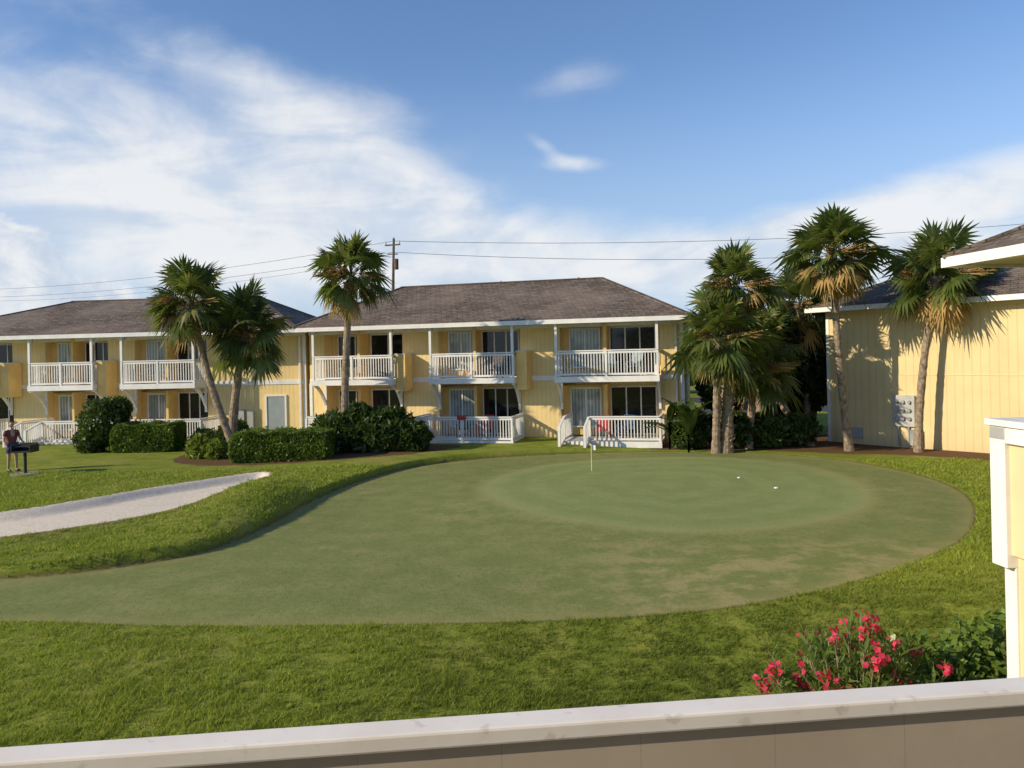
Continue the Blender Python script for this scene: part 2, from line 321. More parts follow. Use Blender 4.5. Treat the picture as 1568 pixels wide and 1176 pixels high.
def condo(name,loc,rz,L0,L1,bays,roof,decks,depth=8.2,extra=None):
    e=empty(name,loc,rz); RC=.85
    w=MB(); tr=MB(); cur=L0
    for (a,b_,_,_) in bays:
        w.box(cur,a,0,RC,-.2,5.27); tr.box(cur+.0,a-.0,-.03,-.002,2.78,3.0); cur=b_
    w.box(cur,L1,0,RC,-.2,5.27); tr.box(cur,L1+.03,-.03,-.002,2.78,3.0)
    w.box(L0,L1,RC,depth,-.2,5.27)
    w.obj('walls',M['yellow'],e)
    tr.box(L0-.03,L0+.12,-.034,-.001,0,2.78); tr.box(L1-.12,L1+.03,-.034,-.001,0,2.78)
    tr.box(L1-.12,L1+.03,-.034,-.001,3.0,5.1)
    tr.box(L0-.02,L1+.02,-.04,-.003,5.1,5.26)
    gl=MB(); cu=MB(); fr=MB(); rl=MB(); fl=MB(); pn=MB(); dk=MB()
    D=1.25
    for (a,b_,kind,priv) in bays:
        W=b_-a
        fl.box(a+.004,b_-.004,-D,RC-.002,2.80,2.94); fl.box(a-.02,b_+.02,-D-.04,-D-.001,2.72,2.96); fl.box(a-.03,a,-D,-.04,2.72,2.955); fl.box(b_,b_+.03,-D,-.04,2.72,2.955)
        rail(rl,(a+.05,-D+.05),(b_-.05,-D+.05),2.96,4.05)
        rail(rl,(a+.05,-D+.1),(a+.05,-.05),2.96,4.05,False)
        rail(rl,(b_-.05,-D+.1),(b_-.05,-.05),2.96,4.05,False)
        for xx in (a+.06,b_-.06):
            rl.box(xx-.055,xx+.055,-D-.005,-D+.105,4.05,5.26)
            rl.beam((xx,-D+.03,4.85),(xx,-D+.45,5.24),.09,.09)
            P=[(xx,-D+.06+(D-.12)*q_, 2.72-.95*q_**1.8) for q_ in [i/6 for i in range(7)]]
            for p_,q_ in zip(P[:-1],P[1:]): rl.beam(p_,q_,.1,.13)
            rl.box(xx-.05,xx+.05,-.11,-.036,1.5,2.74)
        if priv:
            pn.box(b_+.03,b_+.5,-.95,-.042,2.42,4.08)
            fr.box(b_+.01,b_+.52,-.97,-.045,4.085,4.12)
        for z0,kn in ((2.96,kind),(.32,kind)):
            ww=W*.29; x0=a+.4; 
            if kn==1:
                window(fr,gl,a+.35,a+.35+W*.33,z0+(.55),z0+2.05,RC,3); window(fr,gl,a+W*.52,b_-.2,z0+.04,z0+2.08,RC,2)
            else:
                window(fr,cu,x0,x0+ww,z0+.4,z0+2.05,RC-.35,2)
                window(fr,gl,a+W*.49,b_-.3,z0+.04,z0+2.08,RC,3)
                pn.box(a+.004,a+W*.44,RC-.345,RC-.003,z0+.0,z0+2.3-(.0 if z0>1 else .1))
            pn.box(a+W*.44+.003,a+W*.475,-.15,RC-.004,z0+.02,z0+2.25)
    for (a,b_,st,dd) in decks:
        dk.box(a,b_,-dd,-.04,.2,.3)
        dk.box(a-.02,b_+.02,-dd-.03,-dd-.001,.06,.31)
        for i in range(int((b_-a)/1.4)+1):
            xx=a+.1+i*(b_-a-.2)/max(1,int((b_-a)/1.4)); dk.box(xx-.07,xx+.07,-dd+.0,-dd+.14,-.3,.2)
        if st=='L':
            rail(rl,(a+1.15,-dd+.05),(b_-.05,-dd+.05),.31,1.32); 
            rail(rl,(b_-.05,-dd+.1),(b_-.05,-.1),.31,1.32)
            rail(rl,(a+.05,-dd+.1),(a+.05,-.1),.31,1.32)
            for k in range(3):
                dk.box(a+.1,a+1.05,-dd-.03-.28*(k+1),-dd-.03-.28*k,.2-.09*(k+1),.26-.09*(k+1))
            for xx in (a+.06,a+1.1):
                p0=Vector((xx,-dd+.05,1.3));p1=Vector((xx,-dd-1.0,.98)); rl.beam(p0,p1,.09,.05); rl.beam(p0-Vector((0,0,.95)),p1-Vector((0,0,.85)),.05,.12)
                rl.beam(p1+Vector((0,0,.05)),p1-Vector((0,0,1.1)),.1,.1)
                for k in range(1,8):
                    q_=p0.lerp(p1,k/8); rl.beam(q_,q_-Vector((0,0,.9)),.035,.035)
        else:
            rail(rl,(a+.05,-dd+.05),(b_-.05,-dd+.05),.31,1.32); rail(rl,(b_-.05,-dd+.1),(b_-.05,-.1),.31,1.32); rail(rl,(a+.05,-dd+.1),(a+.05,-.1),.31,1.32)
    if extra: extra(e,fr,gl,cu,tr)
    tr.obj('trim_boards',M['white'],e); gl.obj('window_glass',M['glass'],e); cu.obj('curtained_windows',M['curtain'],e)
    fr.obj('window_frames',M['white'],e); rl.obj('railings',M['white'],e); fl.obj('balcony_floors',M['white'],e); pn.obj('privacy_panels',M['yellow2'],e)
    dk.obj('decks',M['white'],e)
    x0,x1,rx0,rx1,zr=roof
    hip_roof(e,x0,x1,-1.4,depth+1.0,5.42,rx0,rx1,4.1,zr)
    v=MB(); 
    for xx in ((rx0+rx1)/2,rx1-1.2):
        v.tube([(xx,4.5,zr-.3),(xx,4.5,zr+.12)],[.06,.06],8)
    v.obj('roof_vents',M['metal'],e)
    return e
thB=-math.radians(14.5); thA=-math.radians(5.5)
def exB(e,fr,gl,cu,tr):
    ds=MB(); ds.beam((17.3,-.08,5.08),(17.3,-.08,.1),.08,.08); ds.obj('downspout',M['white'],e)
bB=condo('condo_building',(-9.75,37.76,0),thB,0,17.6,[(.8,4.8,1,1),(6.57,10.46,0,1),(12.27,16.65,0,0)],(-.3,18.0,3.2,13.6,7.62),[(6.1,10.6,'',2.2),(12.7,16.75,'L',2.1),(.8,4.9,'',2.0)],extra=exB)
def exA(e,fr,gl,cu,tr):
    window(fr,cu,-2.0,-1.5,3.6,4.9,0,1)
    d=MB(); d.box(-1.95,-1.05,-.03,-.004,.1,2.2); d.obj('side_door',simple('grey_door',(.3,.34,.36),.5,.05),e)
    fr.box(-2.03,-1.95,-.06,-.002,.1,2.28); fr.box(-1.05,-.97,-.06,-.002,.1,2.28); fr.box(-1.95,-1.05,-.06,-.002,2.2,2.28)
    k=MB(); k.box(-3.5,-3.05,-.2,-.003,.5,1.6); k.box(-2.9,-2.6,-.18,-.003,.7,1.5); k.obj('utility_boxes',M['metal'],e)
    ds=MB(); ds.beam((-.25,-.08,5.08),(-.25,-.08,.1),.08,.08); ds.obj('downspout',M['white'],e)
bA=condo('condo_building',(-9.97,37.79,0),thA,-20.3,0.,[(-19.2,-15.1,0,1),(-13.35,-10.05,0,1),(-8.65,-4.95,0,0)],(-20.8,.1,-14.6,-4.2,7.45),[(-19.2,-15.3,'',2.2),(-13.0,-9.7,'L',2.4),(-8.9,-4.2,'L',2.2)],extra=exA)
thC=-math.radians(54.3)
eC=empty('condo_building',(13.2,32.8,0),thC)
w=MB(); w.box(0,14,0,9,-.2,5.5); w.obj('walls',M['cream'],eC)
tr=MB(); tr.box(-.03,.1,-.03,-.002,0,5.3); tr.obj('corner_board',M['white'],eC)
tr=MB(); tr.box(-.02,14,-.035,-.003,5.3,5.48); tr.box(.12,14,-.018,-.002,2.83,2.86); tr.obj('trim_boards',simple('cream_trim',(.7,.58,.36),.6,.05),eC)
hip_roof(eC,-.6,14.6,-.6,9.6,5.62,4.6,10,4.5,7.9)
k=MB()
k.box(2.8,3.65,-.12,-.003,.85,2.05)
k.obj('meter_cabinet',M['metal'],eC,bevel=.01)
k=MB()
for i in range(3):
    for j in range(3):
        cx=2.99+i*.24; cz=1.15+j*.32; k.tube([(cx,-.12,cz),(cx,-.2,cz)],[.075,.065],12)
k.tube([(3.0,-.07,.1),(3.0,-.07,.85)],[.035,.035],8); k.tube([(3.4,-.07,.1),(3.4,-.07,.85)],[.035,.035],8); k.box(3.5,3.9,-.2,-.003,.15,.75)
k.obj('meters',simple('meter_glass',(.3,.31,.31),.3,.2),eC)
k=MB(); k.box(1.0,1.5,-.05,-.003,.25,.7)
for i in range(5): k.box(1.03,1.47,-.07,-.051,.28+i*.085,.33+i*.085)
k.obj('vent',M['metal'],eC)
eE=empty('condo_building',(8.4,15.2,0),math.radians(-81))
w=MB(); w.box(.9,10,.95,9,-.2,5.4); w.obj('walls',M['cream'],eE)
hip_roof(eE,0,11,0,10,5.62,4.5,6.5,5,7.9)
eD=empty('neighbour_balcony',(3.64,6.05,0),math.radians(3))
k=MB(); k.box(.07,3.0,-3.5,-.17,2.32,3.28); k.box(.12,3.0,-3.5,-.17,-.8,2.3); k.obj('siding_panel',simple('warm_yellow_paint',(.74,.58,.34),.6,.05,2),eD)
k=MB(); k.box(.03,.13,-.17,0,2.22,3.28); k.box(.10,.2,-.17,-.04,-.8,2.22); k.box(.03,3.0,-.17,-.0,3.18,3.282); k.box(.03,.068,-3.5,-.17,3.16,3.28)
k.box(.01,.2,-3.5,.03,3.285,3.335); k.box(.2,3.,-.2,.03,3.285,3.335)
k.obj('white_trim',M['white'],eD,bevel=.006)
ra=math.atan2(1.253-1.097,.807+.728)
eO=empty('foreground_balcony',(-.728,1.097,0),ra)
m,t,b=mat('cap_paint'); tc=t.new('ShaderNodeTexCoord').outputs['Object']
c=t.mix(t.mr(t.noise(tc,5.,4),.3,.7),(.80,.73,.66),(.88,.83,.77)); c=t.mix(t.mr(t.noise(tc,30.,3),.62,.72,0,.4),c,(.48,.40,.33))
t.set(b.inputs['Base Color'],c); b.inputs['Roughness'].default_value=.55; t.l.new(t.bump(t.noise(tc,25,2),.2,.002),b.inputs['Normal'])
k=MB(); k.box(-2.5,5,-.05,0,3.345,3.37); k.obj('rail_cap',m,eO,bevel=.004)
m,t,b=mat('beige_rail_paint'); tc=t.new('ShaderNodeTexCoord').outputs['Object']; x,y,z=t.sep(tc)
fr_=t.math('FRACT',t.math('DIVIDE',t.math('ADD',x,.12),.205)); g=t.mr(t.math('ABSOLUTE',t.math('SUBTRACT',fr_,.5)),.494,.498)
c=t.mix(t.mr(t.noise(tc,3.,5),.35,.7),(.44,.36,.28),(.50,.42,.33)); c=t.mix(t.math('MULTIPLY',g,.35),c,(.22,.17,.13)); c=t.mix(t.mr(t.noise(tc,26.,3),.72,.76,0,.5),c,(.2,.15,.11))
t.set(b.inputs['Base Color'],c); b.inputs['Roughness'].default_value=.6; t.l.new(t.bump(t.math('MULTIPLY',t.noise(tc,40,3),.3),.35,.003),b.inputs['Normal'])
k=MB(); k.box(-2.5,5,-.038,-.004,2.3,3.343); k.obj('rail_panel',m,eO)
k=MB(); k.box(-6,5,-2.89,-.05,2.15,2.29); k.obj('balcony_floor',M['soffit'],eO)
k=MB(); k.box(-9,5,-9,-2.9,-.2,5.4); k.obj('walls',M['cream'],eO)
hip_roof(eO,-9.6,5.6,-9.6,-2.3,5.62,-5,1,-5.8,7.4)
# ------------------------------------------------------------ vegetation
bark=simple('palm_bark',(.27,.21,.15),.9,.4,7,.1,0,.8)
palmA=leafmat('palm_leaf',(.065,.105,.024),(.19,.215,.055),.35,.4,(.30,.26,.09))
palmD=leafmat('dry_palm_leaf',(.40,.25,.09),(.54,.38,.15),.3,.7)
def palm(name,base,crown,R,nf=46,r0=.17,seed=1,dead=8,bend=.35,pm=None,boots=False,lo=-30):
    rd=random.Random(seed); bx_,by_=base; zb=hgt(bx_,by_)-.1
    e=empty(name,(bx_,by_,zb)); B=Vector((0,0,0)); C=Vector((crown[0]-bx_,crown[1]-by_,crown[2]-zb))
    mid=B.lerp(C,.5); mid.x=C.x*bend; mid.y=C.y*bend
    pts=[];rad=[]; K=44
    for i in range(K+1):
        q_=i/K; p=(1-q_)**2*B+2*q_*(1-q_)*mid+q_*q_*C
        pts.append(p); r_=r0*(1.25-.25*min(1,q_*6))*(1-.22*q_)*(1+.07*rd.uniform(-1,1))
        if q_>.9: r_*=1.35
        if boots and q_<.6: r_*=1.3
        rad.append(r_)
    tb=MB(); tb.tube(pts,rad,12); 
    for i in range(int(30 if not boots else 200)):
        q_=rd.uniform(.86,.99) if not boots else rd.uniform(.02,.97); p=(1-q_)**2*B+2*q_*(1-q_)*mid+q_*q_*C; a_=rd.uniform(0,6.28)
        o_=Vector((math.cos(a_),math.sin(a_),0)); tb.beam(p+o_*r0*.5,p+o_*r0*(1.4+rd.random()*.5)+Vector((0,0,.2)),.07,.03)
    tb.obj('trunk',bark,e)
    def frond(mb,st,d,RR,droop):
        side=d.cross(Vector((0,0,1)))
        if side.length<.1: side=Vector((1,0,0))
        side.normalize(); tw=rd.uniform(-.9,.9); nrm=side.cross(d).normalized()
        side=(side*math.cos(tw)+nrm*math.sin(tw)).normalized(); nrm=side.cross(d).normalized()
        pet=RR*rd.uniform(.36,.62); p0=st; p1=st+d*pet+Vector((0,0,-droop*.06*RR))
        mb.beam(p0,p1,.03,.02)
        d2=(d+Vector((0,0,-droop*.25))).normalized()
        ns=24
        for k_ in range(ns):
            ph=math.radians(-135+270*(k_+.5)/ns)+rd.uniform(-.05,.05)
            sd=(d2*math.cos(ph)+side*math.sin(ph)-nrm*.2*abs(math.sin(ph))).normalized()
            L=RR*.50*(.64+.36*math.cos(ph*.75))*rd.uniform(.82,1.12)
            w_=L*.095; wd=sd.cross(nrm).normalized()
            m_=p1+sd*L*.5+Vector((0,0,-.02*L)); tp=p1+sd*L*.95+Vector((0,0,-L*(.10+.28*droop*rd.uniform(.2,1.5))))
            n_=len(mb.v); mb.v+=[tuple(p1),tuple(m_-wd*w_/1.6),tuple(m_+wd*w_/1.6),tuple(tp)]
            mb.f+=[(n_,n_+1,n_+2),(n_+1,n_+3,n_+2)]
    g_=MB(); dd=MB()
    for i in range(nf):
        el=math.radians(lo+(85-lo)*((i+.5)/nf)**.9+rd.uniform(-8,8)); az=i*2.39996+rd.uniform(-.3,.3)
        d=Vector((math.cos(az)*math.cos(el),math.sin(az)*math.cos(el),math.sin(el)))
        frond(g_,C+Vector((0,0,rd.uniform(-.15,.15))),d,R*rd.uniform(.78,1.15),.8-.6*math.sin(max(el,0)))
    for i in range(dead):
        az=rd.uniform(0,6.28) if i%2 else rd.uniform(3.3,6.1); el=math.radians(rd.uniform(-75,0)); d=Vector((math.cos(az)*math.cos(el),math.sin(az)*math.cos(el),math.sin(el)))
        frond(dd,C-Vector((0,0,.15)),d,R*rd.uniform(.65,.9),1.)
    for i in range(8):
        az=rd.uniform(0,6.28) if i%2 else rd.uniform(3.4,6.0); o_=Vector((math.cos(az),math.sin(az),.15)); 
        for j in range(34):
            q_=C+o_*R*rd.uniform(.3,.85); dd.beam(C+o_*R*.2,q_+Vector((rd.uniform(-.15,.15),rd.uniform(-.15,.15),-rd.random()*.35)),.02,.02)
    g_.obj('fronds',pm or palmA,e); 
    if dd.v: dd.obj('dry_fronds',palmD,e)
    return e
palm('palm_tree',(-10.9,31),(-12.6,31.0,6.25),2.0,48,.16,1,3,bend=.75,lo=-40)
palm('palm_tree',(-11.45,31.8),(-10.8,31.9,5.1),2.05,52,.19,2,4,bend=.1,lo=-55)
palm('palm_tree',(-6.75,31.2),(-6.3,31,7.2),1.9,40,.16,3,12,bend=.1,lo=-45)
palm('palm_tree',(8.1,30.0),(8.45,29.6,6.35),1.9,46,.19,4,8,boots=True,lo=-40)
palm('palm_tree',(7.7,29.9),(7.7,29.2,4.4),2.1,52,.16,5,5,lo=-60)
palm('palm_tree',(12.8,29.9),(12.1,29.4,7.4),2.2,48,.15,6,15,bend=.85,lo=-45)
palm('palm_tree',(14.9,28.9),(15.55,28.5,6.45),2.15,46,.15,7,12,bend=.1,lo=-45)
palm('palm_tree',(12.0,31.6),(10.3,33.6,3.4),1.5,30,.15,8,4,bend=.5)
palm('palm_tree',(12.9,34.2),(12.6,34.2,5.8),2.1,44,.15,9,6)
palm('palm_tree',(10.6,33.5),(10.2,33.0,4.2),2.0,42,.16,10,4)
palm('palm_tree',(9.2,30.8),(9.5,30.6,3.2),1.9,42,.16,11,3,lo=-55)
def foliage(name,blobs,n,size,m_,asp=1.8,shell=.55,stems=True,seed=3):
    r=np.random.default_rng(seed); e=empty(name,(blobs[0][0],blobs[0][1],0)); ox,oy=blobs[0][0],blobs[0][1]
    vol=np.array([b[3]*b[4]*b[5] for b in blobs])**.67; vol/=vol.sum()
    Vs=[]
    for bl,f_ in zip(blobs,vol):
        k=int(n*f_); d=r.normal(size=(k,3)); d/=np.linalg.norm(d,axis=1)[:,None]
        rr=shell+(1-shell)*r.random(k)**.6; rr*= 1+.22*np.sin(d[:,0]*5+bl[0])*np.sin(d[:,1]*6+bl[1])*np.sin(d[:,2]*5+1)
        P=d*rr[:,None]*np.array(bl[3:6])+np.array([bl[0]-ox,bl[1]-oy,bl[2]])
        ok=P[:,2]>-.5; P=P[ok]; dd=d[ok]; k=len(P)
        a=r.normal(size=(k,3))+dd*.4+np.array([0,0,.25]); a/=np.linalg.norm(a,axis=1)[:,None]
        b_=np.cross(a,r.normal(size=(k,3))); b_/=np.linalg.norm(b_,axis=1)[:,None]
        s_=size*r.uniform(.6,1.3,k)[:,None]
        Q=np.stack([P-a*s_*.5*asp,P+b_*s_*.5,P+a*s_*.5*asp,P-b_*s_*.5],1); Vs.append(Q.reshape(-1,3))
    V=np.concatenate(Vs); npmesh('leaves',V,np.arange(len(V)).reshape(-1,4),m_,e)
    if stems:
        st=MB()
        for bl in blobs:
            for i in range(5):
                an=random.uniform(0,6.28); q_=Vector((bl[0]-ox+math.cos(an)*bl[3]*.5,bl[1]-oy+math.sin(an)*bl[4]*.5,bl[2]+bl[5]*.3))
                p0=Vector((bl[0]-ox+math.cos(an)*.08,bl[1]-oy+math.sin(an)*.08,-.5)); st.tube([p0,p0.lerp(q_,.5)+Vector((0,0,.1)),q_],[.05,.03,.012],6)
        st.obj('stems',bark,e)
    return e
hedgeM=leafmat('hedge_leaf',(.08,.14,.02),(.19,.26,.04),.3,.5,scale=1.5)
bushM=leafmat('bush_leaf',(.04,.075,.018),(.11,.155,.035),.25,.35)
brightM=leafmat('bright_leaf',(.14,.2,.03),(.30,.34,.06),.35,.4)
darkM=leafmat('dark_tree_leaf',(.02,.04,.013),(.055,.085,.025),.2,.5)
def hedge(name,x0,x1,y0,y1,h,n,seed):
    r=np.random.default_rng(seed); z0=hgt((x0+x1)/2,y0)
    cx,cy=(x0+x1)/2,(y0+y1)/2; e=empty(name,(cx,cy,z0)); hx,hy=(x1-x0)/2,(y1-y0)/2
    P=r.uniform(-1,1,(n,3)); ax=r.choice(3,n,p=[.2,.35,.45]); sg=np.where(r.random(n)<.5,-1,1)
    P[np.arange(n),ax]=sg*(1-np.abs(r.normal(0,.06,n)))
    q_=np.linalg.norm(P,axis=1); P*= np.minimum(1,1.5/q_)[:,None]
    P=P*np.array([hx,hy,h/2])+np.array([0,0,h/2]); P+= .05*np.sin(P[:,[1,2,0]]*6+seed); ok=P[:,2]>0; P=P[ok]; n=len(P)
    P+= (r.random((n,1))<.06)*r.normal(0,.07,(n,3))
    a=r.normal(size=(n,3)); a/=np.linalg.norm(a,axis=1)[:,None]; b_=np.cross(a,r.normal(size=(n,3))); b_/=np.linalg.norm(b_,axis=1)[:,None]; s_=.055*r.uniform(.6,1.4,n)[:,None]
    Q=np.stack([P-a*s_,P+b_*s_*.6,P+a*s_,P-b_*s_*.6],1).reshape(-1,3)
    npmesh('leaves',Q,np.arange(len(Q)).reshape(-1,4),hedgeM,e)
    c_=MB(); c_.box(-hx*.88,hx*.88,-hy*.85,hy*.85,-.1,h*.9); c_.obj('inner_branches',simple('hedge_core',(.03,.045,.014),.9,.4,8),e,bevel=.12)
hedge('clipped_hedge',-16.7,-14.1,32.4,33.9,1.15,26000,1)
hedge('clipped_hedge',-10.4,-6.9,28.7,30.2,1.08,34000,2)
foliage('shrub',[(-17.4,33.3,1.5,1.0,.9,1.0),(-17.9,33.2,.7,.7,.7,.7),(-16.9,33.5,2.0,.6,.6,.55)],9000,.085,bushM,seed=1)
foliage('shrub',[(-6.9,31.3,.9,1.2,1.0,.95),(-5.2,31.2,.9,1.4,1.0,.9),(-4.2,31.1,.75,.9,.8,.7),(-6.2,31.5,1.5,.7,.7,.6),(-5.0,31.6,1.45,.7,.7,.5)],15000,.11,bushM,asp=3.2,seed=2)
foliage('shrub',[(-12.2,30.6,.5,.55,.5,.6),(-11.5,30.3,.4,.4,.4,.5)],3000,.11,brightM,asp=2.6,seed=3)
foliage('shrub',[(-9.5,31.8,.6,1.2,.6,.55),(-8.0,31.6,.5,.9,.6,.6)],4500,.09,brightM,asp=2.,seed=4)
foliage('shrub',[(-11.9,33.2,.8,.7,.6,.7),(-13.2,33.6,.6,.7,.5,.5)],3500,.09,bushM,seed=5)
foliage('shrub',[(7.0,31.2,.8,.8,.7,.9),(8.6,31,.8,1.0,.7,.7),(10.0,31.2,.7,1.1,.7,.7),(11.4,31.6,.7,.9,.7,.6)],12000,.12,bushM,asp=2.4,seed=6)
foliage('tree_clump',[(10.0,35.5,3.9,1.9,1.6,1.5),(12.6,36.5,4.1,1.9,1.6,1.7),(14.4,37.5,3.4,1.6,1.5,1.6),(9.2,34.2,2.2,1.0,1.0,1.0),(11.6,34.5,3.8,1.5,1.3,1.4),(13.1,34.6,2.6,1.1,.9,1.4),(12.3,35,1.3,1.0,.8,1.1)],42000,.17,darkM,seed=7)
foliage('tree_clump',[(22,70,3.5,6,3,3.0),(32,72,3.6,6,3,3.2),(14,74,3.4,6,3,3.)],14000,.35,darkM,seed=8)
foliage('shrub',[(4.2,7.3,.4,.65,.6,.85),(3.75,7.8,.3,.6,.5,.72),(4.7,7.6,.45,.6,.6,.85),(3.5,7.5,.05,.5,.5,.6)],13000,.055,leafmat('glossy_shrub',(.08,.14,.025),(.19,.27,.05),.3,.35),asp=1.8,seed=9)
def bigleaf(name,loc,n,L,seed):
    rd=random.Random(seed); z=hgt(*loc); e=empty(name,(loc[0],loc[1],z)); mb=MB()
    for i in range(n):
        az=i*2.4+rd.random(); el=rd.uniform(.7,1.3); p=Vector((0,0,rd.uniform(.4,1.2))); d=Vector((math.cos(az)*math.cos(el),math.sin(az)*math.cos(el),math.sin(el)))
        sd=Vector((-math.sin(az),math.cos(az),0)); K=8; row=[]
        mb.beam((0,0,0),p,.06,.06)
        for k in range(K+1):
            f_=k/K; w_=.26*L*math.sin(math.pi*min(1,(f_*.95+.04)))**.7*.6
            row.append((p-sd*w_+Vector((0,0,.04)),p.copy(),p+sd*w_+Vector((0,0,.04)))); p=p+d*L/K; d=(d+Vector((0,0,-.16))).normalized()
        for k in range(K):
            a_,b_=row[k],row[k+1]; mb.quad(a_[0],a_[1],b_[1],b_[0]); mb.quad(a_[1],a_[2],b_[2],b_[1])
    mb.obj('leaves',bushM,e)
bigleaf('banana_plant',(6.75,30.3),11,1.5,3); bigleaf('banana_plant',(6.2,31.2),8,1.2,4)
def oleander(name,c,seed):
    rd=random.Random(seed); z=hgt(*c); e=empty(name,(c[0],c[1],z)); st=MB(); lf=MB(); fl=MB()
    for i in range(150):
        az=rd.uniform(0,6.28); sp=rd.uniform(0,1)**.55*.85; H=rd.uniform(1.0,1.78)*(1-.34*sp)
        tip=Vector((math.cos(az)*sp,math.sin(az)*sp*.8,H)); b0=Vector((math.cos(az)*.1,math.sin(az)*.1,0)); mid=b0.lerp(tip,.5)+Vector((0,0,.15))
        st.tube([b0,mid,tip],[.012,.008,.004],5)
        for k in range(42):
            f_=rd.uniform(.35,1); p=b0.lerp(mid,f_*2) if f_<.5 else mid.lerp(tip,f_*2-1)
            d=Vector((rd.uniform(-1,1),rd.uniform(-1,1),rd.uniform(.1,1.7))).normalized(); L=rd.uniform(.09,.19); w=d.cross(Vector((rd.random(),rd.random(),rd.random()))).normalized()*L*.09
            n_=len(lf.v); m_=p+d*L*.5; t_=p+d*L+Vector((0,0,-.01)); lf.v+=[tuple(p),tuple(m_+w),tuple(t_),tuple(m_-w)]; lf.f.append((n_,n_+1,n_+2,n_+3))
        if rd.random()<.27:
            for k in range(rd.randint(4,16)):
                p=tip+Vector((rd.gauss(0,.04),rd.gauss(0,.04),rd.gauss(.03,.035))); nn=Vector((rd.uniform(-1,1),rd.uniform(-1,.3),rd.uniform(.1,1))).normalized(); u=nn.cross(Vector((0,0,1))).normalized(); v=nn.cross(u)
                for j in range(5):
                    a0=j*1.2566; dd=u*math.cos(a0)+v*math.sin(a0); ss_=u*math.cos(a0+1.57)+v*math.sin(a0+1.57); n_=len(fl.v)
                    fl.v+=[tuple(p),tuple(p+dd*.02+ss_*.014+nn*.004),tuple(p+dd*.034+nn*.006),tuple(p+dd*.02-ss_*.014+nn*.004)]; fl.f.append((n_,n_+1,n_+2,n_+3))
    st.obj('stems',bark,e); lf.obj('leaves',leafmat('oleander_leaf',(.10,.17,.035),(.24,.32,.08),.35,.4),e); fl.obj('flowers',leafmat('pink_petal',(.78,.03,.10),(.9,.10,.2),.35,.5),e)
oleander('oleander_bush',(2.98,6.95),5)
